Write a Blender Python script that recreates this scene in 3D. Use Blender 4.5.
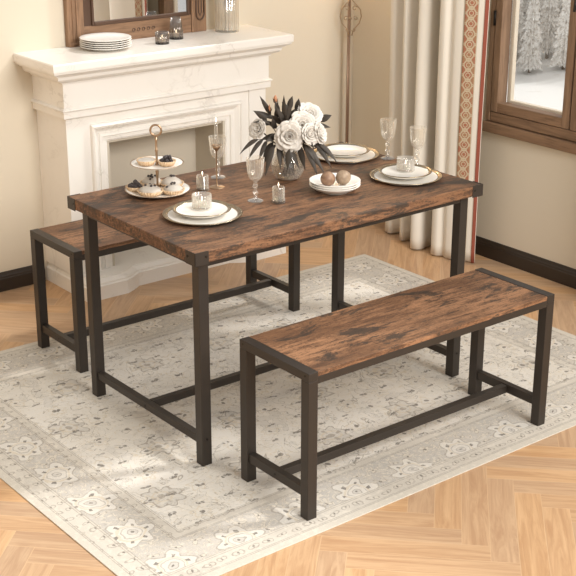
import bpy, bmesh, math, random
from math import sin, cos, pi, sqrt
from mathutils import Vector, Matrix, noise
random.seed(7)
sc = bpy.context.scene
for o in list(bpy.data.objects): bpy.data.objects.remove(o)
COL = sc.collection

# ------------------------------------------------------------------ camera
cam = bpy.data.cameras.new('camera'); co = bpy.data.objects.new('camera', cam); COL.objects.link(co)
YAW, PITCH, ROLL = -.6694, -.3578, .0023
fwd = Vector((-sin(YAW)*cos(PITCH), cos(YAW)*cos(PITCH), sin(PITCH)))
rgt = Vector((cos(YAW), sin(YAW), 0)); up = rgt.cross(fwd)
rgt, up = rgt*cos(ROLL)+up*sin(ROLL), up*cos(ROLL)-rgt*sin(ROLL)
mw = Matrix((rgt, up, -fwd)).transposed().to_4x4(); mw.translation = Vector((-2.1095, -3.1224, 2.0543))
co.matrix_world = mw
cam.sensor_width = 36; cam.lens = 36*1304.96/576; cam.clip_start = .05; cam.clip_end = 200
sc.camera = co

# ------------------------------------------------------------------ light
w = bpy.data.worlds.new('sky'); sc.world = w; w.use_nodes = True
wb = w.node_tree.nodes['Background']; wb.inputs[0].default_value = (1.0, .985, .96, 1); wb.inputs[1].default_value = .72
def look_rot(d): return Vector(d).to_track_quat('-Z', 'Y').to_euler()
sl = bpy.data.lights.new('sun', 'SUN'); so = bpy.data.objects.new('sun', sl); COL.objects.link(so)
sl.energy = 2.15; sl.angle = .10; sl.color = (1, .985, .955)
SUN = Vector((.93, -.37, 1.05)); so.rotation_euler = look_rot(-SUN); so.location = SUN*6
al = bpy.data.lights.new('front_fill', 'AREA'); ao = bpy.data.objects.new('front_fill', al); COL.objects.link(ao)  # added fill lamp from the front, not an opening of the room
al.shape = 'RECTANGLE'; al.size = 2.6; al.size_y = 2.2; al.energy = 340; al.color = (1, .98, .945)
ao.location = (0.7, -4.7, 3.4); ao.rotation_euler = look_rot(Vector((.8, .4, .5))-ao.location)
vs = sc.view_settings
vs.view_transform = 'Standard'; vs.look = 'None'; vs.exposure = 0.0; vs.gamma = 1; vs.use_curve_mapping = False

# ------------------------------------------------------------------ node expressions
class E_:
    def __init__(s, nt, sock): s.nt = nt; s.s = sock
    def _m(s, op, *a, clamp=False):
        n = s.nt.nodes.new('ShaderNodeMath'); n.operation = op; n.use_clamp = clamp
        for i, v in enumerate((s,)+a):
            if isinstance(v, E_): s.nt.links.new(v.s, n.inputs[i])
            else: n.inputs[i].default_value = v
        return E_(s.nt, n.outputs[0])
    def __add__(s, o): return s._m('ADD', o)
    def __radd__(s, o): return s._m('ADD', o)
    def __sub__(s, o): return s._m('SUBTRACT', o)
    def __rsub__(s, o): return (s*-1)+o
    def __mul__(s, o): return s._m('MULTIPLY', o)
    def __rmul__(s, o): return s._m('MULTIPLY', o)
    def __truediv__(s, o): return s._m('DIVIDE', o)
    def sin(s): return s._m('SINE')
    def abs(s): return s._m('ABSOLUTE')
    def fract(s): return s._m('FRACT')
    def sqrt(s): return s._m('SQRT')
    def lt(s, o): return s._m('LESS_THAN', o)
    def gt(s, o): return s._m('GREATER_THAN', o)
    def mn(s, o): return s._m('MINIMUM', o)
    def mx(s, o): return s._m('MAXIMUM', o)
    def step(s, a, b):       # smooth 0..1 between a and b
        n = s.nt.nodes.new('ShaderNodeMapRange'); n.interpolation_type = 'SMOOTHSTEP'; s.nt.links.new(s.s, n.inputs[0])
        n.inputs[1].default_value = a; n.inputs[2].default_value = b; return E_(s.nt, n.outputs[0])
class Mat:
    def __init__(s, name, col=(.8,.8,.8), rough=.5, metal=0, spec=.5, **kw):
        s.m = bpy.data.materials.new(name); s.m.use_nodes = True; s.nt = s.m.node_tree
        s.b = s.nt.nodes['Principled BSDF']; s.out = s.nt.nodes['Material Output']
        s.b.inputs['Base Color'].default_value = (*col, 1); s.b.inputs['Roughness'].default_value = rough
        s.b.inputs['Metallic'].default_value = metal; s.b.inputs['Specular IOR Level'].default_value = spec
        for k, v in kw.items(): s.b.inputs[k.replace('_', ' ')].default_value = v
    def node(s, t): return s.nt.nodes.new(t)
    def coord(s, kind='Object', scale=(1,1,1), rot=(0,0,0)):
        t = s.node('ShaderNodeTexCoord'); mp = s.node('ShaderNodeMapping'); s.nt.links.new(t.outputs[kind], mp.inputs[0])
        mp.inputs['Scale'].default_value = scale; mp.inputs['Rotation'].default_value = rot; return mp.outputs[0]
    def noise(s, vec, scale=5, detail=4, rough=.55, dist=0):
        n = s.node('ShaderNodeTexNoise'); n.inputs['Scale'].default_value = scale; n.inputs['Detail'].default_value = detail
        n.inputs['Roughness'].default_value = rough; n.inputs['Distortion'].default_value = dist
        s.nt.links.new(vec, n.inputs['Vector']); return E_(s.nt, n.outputs[0])
    def voro(s, vec, scale=5, feat='F1'):
        n = s.node('ShaderNodeTexVoronoi'); n.feature = feat; n.inputs['Scale'].default_value = scale
        s.nt.links.new(vec, n.inputs['Vector']); return E_(s.nt, n.outputs['Distance'])
    def xyz(s, vec):
        n = s.node('ShaderNodeSeparateXYZ'); s.nt.links.new(vec, n.inputs[0]); return [E_(s.nt, o) for o in n.outputs]
    def comb(s, x, y, z=0.):
        n = s.node('ShaderNodeCombineXYZ')
        for i, v in enumerate((x, y, z)):
            if isinstance(v, E_): s.nt.links.new(v.s, n.inputs[i])
            else: n.inputs[i].default_value = v
        return n.outputs[0]
    def attr(s, name):
        n = s.node('ShaderNodeAttribute'); n.attribute_name = name; return n
    def mix(s, f, a, b):
        n = s.node('ShaderNodeMix'); n.data_type = 'RGBA'
        for v, i in ((f, 0), (a, 6), (b, 7)):
            if isinstance(v, E_): s.nt.links.new(v.s, n.inputs[i])
            elif isinstance(v, bpy.types.NodeSocket): s.nt.links.new(v, n.inputs[i])
            elif i == 0: n.inputs[0].default_value = v
            else: n.inputs[i].default_value = (*v, 1)
        return n.outputs[2]
    def color(s, c): s.nt.links.new(c, s.b.inputs['Base Color']); return s
    def rough(s, e): s.nt.links.new(e.s, s.b.inputs['Roughness']); return s
    def bump(s, e, strength=.3, dist=.002):
        n = s.node('ShaderNodeBump'); n.inputs['Strength'].default_value = strength; n.inputs['Distance'].default_value = dist
        s.nt.links.new(e.s, n.inputs['Height']); s.nt.links.new(n.outputs[0], s.b.inputs['Normal']); return s
def rgb(r, g, b):            # sRGB 0..255 to linear
    f = lambda c: (c/255/12.92 if c/255 <= .04045 else ((c/255+.055)/1.055)**2.4)
    return (f(r), f(g), f(b))

def rustic(name, light, mid, dark, char, seed):
    m = Mat(name, rough=.55, spec=.3)
    t = m.node('ShaderNodeTexCoord'); mp = m.node('ShaderNodeMapping'); m.nt.links.new(t.outputs['Object'], mp.inputs[0])
    mp.inputs['Location'].default_value = (seed, seed*.7, seed*.3); v = mp.outputs[0]
    def sc_(x, y, z):
        n = m.node('ShaderNodeMapping'); n.inputs['Scale'].default_value = (x, y, z); m.nt.links.new(v, n.inputs[0]); return n.outputs[0]
    a = m.noise(sc_(.30, 1, 1), 7, 4, .6, .5)          # broad tone
    b = m.noise(sc_(.12, 1, 1), 75, 5, .75, .2)        # fine grain
    c = m.noise(sc_(.36, 1, 1), 11, 7, .72, .6)        # charcoal patches
    d = m.noise(sc_(.26, 1, 1), 48, 6, .8, .3)         # small checks
    g = m.noise(sc_(.5, 1, 1), 210, 3, .7)             # speckle
    col = m.mix((a*.5+b*.3+g*.2).step(.44, .58), mid, light)
    col = m.mix((b*.45+d*.35+g*.2).step(.52, .42)*.8, col, dark)
    col = m.mix((c*.62+d*.26+g*.12).step(.515, .56)*.85, col, char)
    col = m.mix((d*.7+g*.3).step(.565, .61)*.65, col, char)
    m.color(col); m.bump(b*.6+d*.8+c*.6+g*.4, .35, .002); return m.m
M = {}
M['table_wood'] = rustic('rustic_brown_wood', rgb(134,97,70), rgb(92,64,46), rgb(60,44,34), rgb(48,44,40), 3.1)
M['bench_wood'] = rustic('rustic_bench_wood', rgb(156,115,84), rgb(112,80,57), rgb(76,54,40), rgb(50,45,40), 8.3)

m = Mat('dark_powder_coated_steel', rgb(52,46,41), .40, .15, .4)
m.bump(m.noise(m.coord(), 900, 2), .08, .0005); M['steel'] = m.m
M['bolt'] = Mat('bolt_black', rgb(40,36,32), .35, .6).m

# floor planks
m = Mat('oak_herringbone', rough=.38, spec=.4)
uv = m.coord('UV'); U, V, _ = m.xyz(uv); r = E_(m.nt, m.attr('plank').outputs['Fac'])
gv = m.comb(U*1.2+r*37, V*14+r*11, r*5)
g1 = m.noise(gv, 2.2, 6, .65, 1.4); g2 = m.noise(m.comb(U*2.5+r*9, V*60, r*3), 3, 3, .6, .5)
col = m.mix(g1.step(.3, .7), rgb(180,141,105), rgb(204,168,130))
col = m.mix(g2.step(.5, .75)*.28, col, rgb(164,126,92))
n = m.node('ShaderNodeHueSaturation'); m.nt.links.new(col, n.inputs['Color']); m.nt.links.new((r*.16+.91).s, n.inputs['Value']); m.nt.links.new((r*.16+.90).s, n.inputs['Saturation'])
e = (V.mn(.083-V)).mn(U.mn(.498-U))
col = m.mix(e.step(.0016, .0006)*.8, n.outputs[0], rgb(205,172,136))
m.color(col); m.bump(e.step(0, .0016)+g2*.25, .35, .001); m.rough(g1*.15+.30); M['floor'] = m.m

# walls
m = Mat('cream_plaster', rgb(214,203,184), .9, 0, .1); m.bump(m.noise(m.coord(), 60, 4), .06, .001); M['wall'] = m.m
m = Mat('black_brown_painted_wood', rgb(46,36,28), .42, 0, .5); M['baseboard'] = m.m
m = Mat('white_marble', rough=.28, spec=.5); v = m.coord()
vn = m.noise(v, 2.3, 7, .6, 1.6); vein = (vn-.5).abs().step(.022, 0)
n2 = m.noise(v, 5, 4)
m.color(m.mix(vein*n2.step(.42, .75)*.55, m.mix(n2, rgb(238,234,228), rgb(228,222,213)), rgb(182,174,164))); M['marble'] = m.m
M['firebox'] = Mat('firebox_lining', rgb(196,186,170), .85, 0, .1).m

def streaky(name, a, b, c, stretch=(1, 1, .08), rough=.5, scale=30):
    m = Mat(name, rough=rough, spec=.35); v = m.coord('Object', stretch)
    n1 = m.noise(v, scale, 5, .65, .6); n2 = m.noise(v, scale*4, 3, .6)
    m.color(m.mix(n2.step(.5, .72)*.5, m.mix(n1.step(.3, .7), a, b), c)); m.bump(n2, .2, .001); return m.m
M['mirror_wood'] = streaky('brown_stained_wood', rgb(120,92,70), rgb(150,117,90), rgb(88,64,48))
M['mirror_wood_h'] = streaky('brown_stained_wood_rail', rgb(120,92,70), rgb(150,117,90), rgb(88,64,48), (.08, 1, 1))
M['mirror_dark'] = Mat('dark_wood_bead', rgb(78,54,38), .5).m
M['win_wood'] = streaky('walnut_window_wood', rgb(122,96,74), rgb(152,122,96), rgb(90,68,50))
M['win_wood_h'] = streaky('walnut_window_rail', rgb(114,88,67), rgb(144,114,88), rgb(86,64,47), (1, .08, 1))
M['win_dark'] = Mat('window_shadow_gap', rgb(60,42,30), .6).m
M['win_cream'] = Mat('cream_outer_casement', rgb(238,226,206), .5).m
M['mirror'] = Mat('mirror_silver', (.92,.92,.92), .015, 1).m

def glassy(name, tint=(1,1,1), base=.06, rough=.02, edge=1.0, body=None, bodyf=0.):
    m = bpy.data.materials.new(name); m.use_nodes = True; nt = m.node_tree; nt.nodes.clear()
    out = nt.nodes.new('ShaderNodeOutputMaterial'); tr = nt.nodes.new('ShaderNodeBsdfTransparent'); gl = nt.nodes.new('ShaderNodeBsdfGlossy')
    tr.inputs[0].default_value = (*tint, 1); gl.inputs['Roughness'].default_value = rough; gl.inputs[0].default_value = (1,1,1,1)
    lw = nt.nodes.new('ShaderNodeLayerWeight'); lw.inputs[0].default_value = .5
    e = E_(nt, lw.outputs['Facing']); f = e._m('POWER', 2.2)*edge*.75+base
    mx = nt.nodes.new('ShaderNodeMixShader'); nt.links.new(f.s, mx.inputs[0]); nt.links.new(tr.outputs[0], mx.inputs[1]); nt.links.new(gl.outputs[0], mx.inputs[2])
    res = mx.outputs[0]
    if body:
        d = nt.nodes.new('ShaderNodeBsdfDiffuse'); d.inputs[0].default_value = (*body, 1)
        m2 = nt.nodes.new('ShaderNodeMixShader'); bf = e._m('POWER', 1.5)*(bodyf*2.2)+bodyf*.35; nt.links.new(bf.s, m2.inputs[0])  # diffuse tint, raised towards the rims to paint brighter glass edges
        nt.links.new(res, m2.inputs[1]); nt.links.new(d.outputs[0], m2.inputs[2]); res = m2.outputs[0]
    nt.links.new(res, out.inputs[0]); return m
M['glass'] = glassy('clear_glass', (.97,.96,.94), .07, .03, 1.3, rgb(226,220,210), .16)
M['crystal'] = glassy('cut_crystal', (.97,.96,.94), .08, .04, 1.0, rgb(236,230,220), .14)
M['ribglass'] = glassy('ribbed_tealight_glass', (.93,.92,.90), .12, .06, 1.1, rgb(232,226,216), .20)
M['pane'] = glassy('window_glass', (.98,.98,.98), .03, .01, .6)
M['smoke'] = glassy('smoked_ribbed_glass', (.74,.70,.66), .09, .08, .8, rgb(130,118,106), .10)
M['ribbed'] = glassy('clear_ribbed_glass', (.98,.96,.93), .14, .08, 1.0, rgb(240,230,212), .28)
M['water'] = glassy('vase_water', (.93,.92,.88), .05, .02, .4)
M['china'] = Mat('white_china', rgb(240,236,229), .18, 0, .5).m
M['silver'] = Mat('antique_silver', rgb(158,146,126), .26, 1).m
M['gold'] = Mat('brushed_gold', rgb(164,138,112), .32, .9).m
M['brass'] = Mat('aged_brass_grey', rgb(170,148,122), .42, .7).m
M['copper'] = Mat('copper_pole', rgb(150,124,104), .38, .6).m
M['wax'] = Mat('wax', rgb(246,238,222), .5, 0, .4, Subsurface_Weight=.2).m
def emit(name, c, s):
    m = Mat(name, c, .5); m.b.inputs['Emission Color'].default_value = (*c, 1); m.b.inputs['Emission Strength'].default_value = s; return m.m
M['flame'] = emit('candle_flame', (1, .86, .66), 4)
M['lamp_shade'] = emit('linen_lamp_shade', (1, .86, .66), 1.2)
m = Mat('pastry', rough=.75); v = m.coord(); m.color(m.mix(m.noise(v, 120, 4).step(.35, .7), rgb(192,160,126), rgb(220,196,164))); M['pastry'] = m.m
m = Mat('whipped_cream', rgb(186,178,168), .65); m.bump(m.noise(m.coord(), 120, 3), .3, .003); M['cream'] = m.m
M['berry'] = Mat('blackberry', rgb(64,56,56), .4).m
def fruit(name, a, b):
    m = Mat(name, rough=.55); v = m.coord(); m.color(m.mix(m.noise(v, 40, 4).step(.35, .68), a, b)); return m.m
M['fruit_a'] = fruit('russet_skin', rgb(118,88,68), rgb(146,116,90)); M['fruit_b'] = fruit('tan_skin', rgb(138,116,94), rgb(164,142,118))
M['fruit_stem'] = Mat('fruit_stem', rgb(84,66,48), .7).m
m = Mat('white_petals', rgb(208,201,192), .7, 0, .2, Subsurface_Weight=.0); M['petal'] = m.m
M['petal_core'] = Mat('dark_flower_heart', rgb(120,108,96), .7).m
m = Mat('dark_leaf', rough=.55, spec=.3); m.color(m.mix(m.noise(m.coord(), 30, 3), rgb(52,46,40), rgb(76,68,60))); M['leaf'] = m.m
M['leaf_stem'] = Mat('dark_stem', rgb(62,52,42), .6).m
M['bud'] = Mat('rust_bud', rgb(176,122,88), .6).m
m = Mat('linen_curtain', rgb(224,216,203), .9, 0, .1); v = m.coord(); m.bump(m.noise(v, 500, 2), .15, .0006); M['linen'] = m.m
M['piping'] = Mat('terracotta_piping', rgb(150,80,62), .85).m
# woven band: rows of joined medallions on terracotta (UV in metres)
m = Mat('embroidered_band', rough=.9, spec=.1); U, V, _ = m.xyz(m.coord('UV'))
p = .046
def ringm(cx, cv, r, t):
    du = U-cx; dv = ((V/p+cv).fract()-.5)*p; d = (du*du+dv*dv).sqrt(); return (d-r).abs().lt(t)
R_ = ringm(.031, 0, .020, .0026).mx(ringm(.031, 0, .0095, .0018)).mx(ringm(.0, .5, .0205, .0022)).mx(ringm(.062, .5, .0205, .0022)).mx(ringm(.031, .5, .008, .0020))
R_ = R_.mx(U.lt(.003)).mx(U.gt(.059))
m.color(m.mix(R_, m.mix(m.noise(m.coord(), 25, 2).step(.45,.55), rgb(158,104,82), rgb(158,120,92)), rgb(184,168,142))); M['band'] = m.m
m = Mat('snow', rgb(246,243,238), .9, 0, .1); nn = m.noise(m.coord(), 1.6, 6, .7); m.color(m.mix(nn.step(.58, .72)*.5, rgb(250,248,244), rgb(215,206,192))); M['snow'] = m.m
m = Mat('snowy_needles', rough=.95, spec=.05); v = m.coord('Object'); nn = m.noise(v, 9, 7, .85)
m.color(m.mix(nn.step(.40, .54), rgb(186,175,162), rgb(246,244,240))); M['fir'] = m.m
M['bark'] = Mat('bark', rgb(112,98,84), .9).m

# ------------------------------------------------------------------ mesh helpers
def bx(bm, x0, y0, z0, x1, y1, z1, bev=0):
    vs_ = [bm.verts.new(p) for p in ((x0,y0,z0),(x1,y0,z0),(x1,y1,z0),(x0,y1,z0),(x0,y0,z1),(x1,y0,z1),(x1,y1,z1),(x0,y1,z1))]
    fs = [bm.faces.new([vs_[i] for i in f]) for f in ((0,3,2,1),(4,5,6,7),(0,1,5,4),(1,2,6,5),(2,3,7,6),(3,0,4,7))]
    if bev:
        es = list({e for f in fs for e in f.edges}); bmesh.ops.bevel(bm, geom=es, offset=bev, segments=2, profile=.5, affect='EDGES')
def tube(bm, pts, rads, seg=12, cap=True):
    pts = [Vector(p) for p in pts]; n = len(pts)
    if not hasattr(rads, '__len__'): rads = [rads]*n
    prev = None; rings = []
    for i, p in enumerate(pts):
        d = (pts[min(i+1, n-1)]-pts[max(i-1, 0)]).normalized()
        a = (d.orthogonal().normalized() if prev is None else (prev-d*prev.dot(d)).normalized()); prev = a; b = d.cross(a)
        rings.append([bm.verts.new(p+(a*cos(2*pi*k/seg)+b*sin(2*pi*k/seg))*rads[i]) for k in range(seg)])
    for i in range(n-1):
        for k in range(seg): bm.faces.new((rings[i][k], rings[i][(k+1)%seg], rings[i+1][(k+1)%seg], rings[i+1][k]))
    if cap: bm.faces.new(rings[0][::-1]); bm.faces.new(rings[-1])
def lathe(bm, prof, seg=40, c=(0,0,0), wob=None, closed=False):
    rings = []
    for (r, z) in prof:
        if r < 1e-6: rings.append([bm.verts.new((c[0], c[1], c[2]+z))]); continue
        rr = []
        for k in range(seg):
            a = 2*pi*k/seg; q = r*(wob(a, z) if wob else 1); rr.append(bm.verts.new((c[0]+q*cos(a), c[1]+q*sin(a), c[2]+z)))
        rings.append(rr)
    n = len(rings)
    for i in range(n if closed else n-1):
        A, B = rings[i], rings[(i+1) % n]
        for k in range(seg):
            q = [A[k % len(A)], A[(k+1) % len(A)], B[(k+1) % len(B)], B[k % len(B)]]
            u = []
            for x in q:
                if x not in u: u.append(x)
            if len(u) > 2:
                try: bm.faces.new(u)
                except ValueError: pass
def obj(name, bm, mt, parent=None, smooth=False, loc=None):
    me = bpy.data.meshes.new(name)
    if not smooth or smooth == 'auto': pass
    bmesh.ops.recalc_face_normals(bm, faces=bm.faces[:]); bm.to_mesh(me); bm.free()
    if smooth:
        me.polygons.foreach_set('use_smooth', [True]*len(me.polygons))
        if smooth == 'auto': me.set_sharp_from_angle(angle=.6)
    me.materials.append(M[mt] if isinstance(mt, str) else mt)
    o = bpy.data.objects.new(name, me); COL.objects.link(o)
    if parent: o.parent = parent
    if loc: o.location = loc
    return o
def tag(o, label, cat, group=None, kind=None):
    o['label'] = label; o['category'] = cat
    if group: o['group'] = group
    if kind: o['kind'] = kind
    return o
def thing(name, label, cat, loc=(0,0,0), rz=0, group=None):
    o = bpy.data.objects.new(name, None); o.empty_display_size = .05; COL.objects.link(o); o.location = loc; o.rotation_euler = (0,0,rz)
    return tag(o, label, cat, group)
def struct(o): o['kind'] = 'structure'; return o
def kids(o): return [c for c in list(bpy.data.objects) if c.parent == o]
def dup(o, loc=None, label=None, rz=None, parent=None):
    c = o.copy(); COL.objects.link(c)
    if parent: c.parent = parent
    if loc is not None: c.location = loc
    if rz is not None: c.rotation_euler = (0,0,rz)
    if label: c['label'] = label
    for k in kids(o): dup(k, parent=c)
    return c
def B(): return bmesh.new()
def arc(cx, cz, r, a0, a1, n=8): return [(cx+r*cos(a0+(a1-a0)*i/n), cz+r*sin(a0+(a1-a0)*i/n)) for i in range(n+1)]

# ------------------------------------------------------------------ room
WX, WY, HW = 2.324, 1.948, 2.35
X0, Y0 = -2.6, -3.6
bm = B(); uvl = bm.loops.layers.uv.new('UVMap'); pl = bm.faces.layers.float.new('plank')
W_, NP = .083, 6; s2 = sqrt(.5)
def plank(a0, a1, b0, b1, along_a):
    co_ = [(a0,b0),(a1,b0),(a1,b1),(a0,b1)]
    P = [((a-b)*s2, (a+b)*s2) for a, b in co_]
    if all(not (X0-.3 < x < WX+.1 and Y0-.3 < y < WY+.1) for x, y in P): return
    f = bm.faces.new([bm.verts.new((x, y, 0)) for x, y in P]); f[pl] = random.random()
    L = NP*W_
    uvs = [(0,0),(L,0),(L,W_),(0,W_)] if along_a else [(0,0),(0,W_),(L,W_),(L,0)]
    for lp, q in zip(f.loops, uvs): lp[uvl].uv = q
a_o, b_o = -.323, -.924
for j in range(-90, 90):
    for k in range(-12, 12):
        i = j+12*k
        plank(a_o+i*W_, a_o+(i+6)*W_, b_o+j*W_, b_o+(j+1)*W_, True)
        plank(a_o+j*W_, a_o+(j+1)*W_, b_o+(j-11+12*k)*W_, b_o+(j-5+12*k)*W_, False)
for pc, pn in (((X0,0,0),(-1,0,0)), ((WX,0,0),(1,0,0)), ((0,Y0,0),(0,-1,0)), ((0,WY,0),(0,1,0))):
    bmesh.ops.bisect_plane(bm, geom=bm.verts[:]+bm.edges[:]+bm.faces[:], plane_co=pc, plane_no=pn, clear_outer=True)
bx(bm, X0, Y0, -.06, WX, WY, -.002)
me = bpy.data.meshes.new('floor'); bm.to_mesh(me); bm.free(); me.materials.append(M['floor'])
fl = bpy.data.objects.new('floor', me); COL.objects.link(fl); struct(fl)

bm = B(); bx(bm, X0, WY, -.06, WX+.12, WY+.12, HW); struct(obj('wall_back', bm, 'wall'))
WIN = (.10, .985, .665, 1.95)        # y0 y1 z0 z1 of the opening
bm = B(); y0, y1, z0, z1 = WIN
bx(bm, WX, Y0, -.06, WX+.12, y0, HW); bx(bm, WX, y1, -.06, WX+.12, WY, HW)
bx(bm, WX, y0, -.06, WX+.12, y1, z0); bx(bm, WX, y0, z1, WX+.12, y1, HW); struct(obj('wall_right', bm, 'wall'))
bm = B(); bx(bm, X0-.12, Y0, -.06, X0, WY+.12, HW); struct(obj('wall_left_unseen', bm, 'wall'))  # unseen wall, added to block ambient light from the left

def bb_prof(): return [(0,0),(.016,0),(.016,.058),(.013,.062),(.013,.068),(.009,.074),(.006,.084),(0,.086)]
def baseboard(name, axis, a0, a1):
    bm = B(); A = []; Bv = []
    for (o_, z) in bb_prof():
        if axis == 'x': A.append(bm.verts.new((a0, WY-o_, z))); Bv.append(bm.verts.new((a1, WY-o_, z)))
        else: A.append(bm.verts.new((WX-o_, a0, z))); Bv.append(bm.verts.new((WX-o_, a1, z)))
    n = len(A)
    for i in range(n): bm.faces.new((A[i], A[(i+1)%n], Bv[(i+1)%n], Bv[i]))
    bm.faces.new(A); bm.faces.new(Bv[::-1]); struct(obj(name, bm, 'baseboard'))
baseboard('baseboard_back_left', 'x', X0, .485); baseboard('baseboard_back_right', 'x', 1.60, WX-.017); baseboard('baseboard_right', 'y', Y0, WY)

# window (structure) ------------------------------------------------
y0, y1, z0, z1 = WIN
win = bpy.data.objects.new('window_1', None); COL.objects.link(win); win.location = (WX, (y0+y1)/2, z0); struct(win)
def wpart(name, boxes, mt, bev=.003, parent=win):
    bm = B()
    for b in boxes: bx(bm, b[0]-WX, b[1]-(y0+y1)/2, b[2]-z0, b[3]-WX, b[4]-(y0+y1)/2, b[5]-z0, bev)
    return obj(name, bm, mt, parent)
F = WX-.02
wpart('frame', [(F, y0, z0, WX+.09, y0+.030, z1), (F, y1-.030, z0, WX+.09, y1, z1)], 'win_wood')
wpart('frame_rail', [(F, y0+.034, z0, WX+.09, y1-.034, z0+.044), (F, y0+.034, z1-.04, WX+.09, y1-.034, z1)], 'win_wood_h')
ym = .484
for k, (a, b) in enumerate(((ym+.004, y1-.036), (y0+.036, ym-.004))):
    za, zb = z0+.047, z1-.043
    s_ = wpart('sash', [(F-.004, a, za, WX+.03, a+.040, zb), (F-.004, b-.040, za, WX+.03, b, zb)], 'win_wood')
    wpart('sash_rail', [(F-.003, a+.040, za, WX+.03, b-.040, za+.044), (F-.003, a+.040, zb-.044, WX+.03, b-.040, zb)], 'win_wood_h', parent=win)
    c = wpart('outer_casement', [(WX+.05, a+.030, za+.03, WX+.075, a+.044, zb-.03), (WX+.05, b-.052, za+.03, WX+.075, b-.030, zb-.03), (WX+.05, a+.044, za+.03, WX+.075, b-.052, za+.05)], 'win_cream')
    wpart('glass_pane', [(WX+.034, a+.02, za+.02, WX+.038, b-.02, zb-.02)], 'pane', 0)
for zz in (1.105, 1.6):
    bm = B(); tube(bm, [(-.028, y1-.036-(y0+y1)/2, zz-z0), (-.028, y1-.036-(y0+y1)/2, zz-z0+.066)], .006); obj('hinge', bm, 'bolt', win, True)
bm = B(); bx(bm, -.035, ym-.03-(y0+y1)/2, .565, -.025, ym-.012+.02-(y0+y1)/2, .66, .003); tube(bm, [(-.03, ym-.01-(y0+y1)/2, .63), (-.055, ym-.01-(y0+y1)/2, .63), (-.06, ym-.01-(y0+y1)/2, .56)], .006); obj('handle', bm, 'bolt', win, 'auto')
bm = B(); bx(bm, WX-.034, y0-.03, z0-.052, WX, y1+.0, z0-.003, .004); struct(obj('trim_1', bm, 'win_wood_h'))

# ------------------------------------------------------------------ outside: snow field and firs
bm = B(); N = 40
def GZ(x, y): return -6+max(0, x-29.5)*.34+.25*noise.noise(Vector((x*.15, y*.15, 0)))
gv = [[None]*(N+1) for _ in range(N+1)]
for i in range(N+1):
    for j in range(N+1):
        x = WX+1.5+i*1.9; y = -12+j*1.9
        z = GZ(x, y)
        gv[i][j] = bm.verts.new((x, y, z))
for i in range(N):
    for j in range(N): bm.faces.new((gv[i][j], gv[i+1][j], gv[i+1][j+1], gv[i][j+1]))
snow = obj('ground_outside', bm, 'snow', None, True); struct(snow)
def fir(seed):
    rnd = random.Random(seed); bm = B(); H = 5.5
    n = 22
    for k in range(n):
        z = .5+k*(H-.7)/n; R = .62*(1-k/n)+.10; seg = 12
        top = bm.verts.new((0, 0, z+.75*R+.25)); ring = []
        for q in range(seg*2):
            a = pi*q/seg; r = R*(1 if q % 2 else .55)*rnd.uniform(.72, 1.15)
            ring.append(bm.verts.new((r*cos(a), r*sin(a), z-.22*r+rnd.uniform(-.08, .08))))
        for q in range(len(ring)): bm.faces.new((ring[q], ring[(q+1) % len(ring)], top))
    return bm
fir_rows = []
ft = thing('fir_tree', 'snow-laden fir tree at the edge of the snowy field outside the window', 'tree', (0,0,0), 0, 'snowy firs beyond the window')
obj('foliage', fir(1), 'fir', ft); bm = B(); tube(bm, [(0,0,-.3),(0,0,4.8)], [.09,.02], 8); obj('trunk', bm, 'bark', ft)
first = True; rnd = random.Random(5)
for k in range(5):
    for i in range(14):
        # rows of firs across the foot of the slope, seen through the window
        d = 41.5+k*1.35; sd = (i-6)*1.0+(k % 2)*.5
        x = -2.11+d*.753-sd*.657+rnd.uniform(-.02,.02); y = -3.12+d*.657+sd*.753+rnd.uniform(-.02,.02)
        z = GZ(x, y)
        if first: t = ft; t.location = (x, y, z); first = False
        else: t = dup(ft, (x, y, z), None, rnd.uniform(0, 6))
        s_ = rnd.uniform(.54, .66); t.scale = (s_, s_, s_*rnd.uniform(.9,1.2))

# ------------------------------------------------------------------ fireplace
FP = thing('fireplace', 'white veined marble fireplace surround with stepped mantel against the cream wall', 'fireplace', (1.04, WY, 0))
ox, oy = 1.04, WY
def mould(bm, x0, x1, yf, prof, yb=WY):
    """sweep a profile [(out,z)] round left, front and right of a box"""
    rows = []
    for (o_, z) in prof:
        rows.append([bm.verts.new((px-ox, py-oy, z)) for px, py in ((x0-o_, yb), (x0-o_, yf-o_), (x1+o_, yf-o_), (x1+o_, yb))])
    for i in range(len(rows)-1):
        for k in range(3): bm.faces.new((rows[i][k], rows[i][k+1], rows[i+1][k+1], rows[i+1][k]))
        bm.faces.new((rows[i][3], rows[i][0], rows[i+1][0], rows[i+1][3]))
    bm.faces.new(rows[0]); bm.faces.new(rows[-1][::-1])
fx0, fx1, fy = .492, 1.572, 1.679
bm = B(); mould(bm, fx0, fx1, fy, [(.0,.944),(.006,.944),(.008,.950),(.014,.954),(.030,.960),(.042,.970),(.046,.984),(.056,.988),(.060,.994),(.070,.996),(.076,1.002),(.077,1.008),(.082,1.010),(.083,1.016),(.083,1.040),(.079,1.045)])
obj('mantel_shelf', bm, 'marble', FP)
bm = B(); mould(bm, fx0, fx1, fy, [(0,.832),(0,.944)]); obj('frieze', bm, 'marble', FP)
bm = B(); mould(bm, fx0, fx1, fy, [(-.004,.797),(.006,.797),(.007,.824),(.013,.828),(.014,.832),(.006,.838),(0,.840)]); obj('band_moulding', bm, 'marble', FP)
px0, px1, py_ = .502, 1.562, 1.690
OX0, OX1, OZ = .700, 1.330, .668         # fire opening
bm = B(); bx(bm, px0-ox, py_-oy, .09, .618-ox, 0, .797, .001); bx(bm, .618-ox, py_+.007-oy, .09, OX0-ox, 0, .797); obj('pilaster', bm, 'marble', FP)
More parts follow.
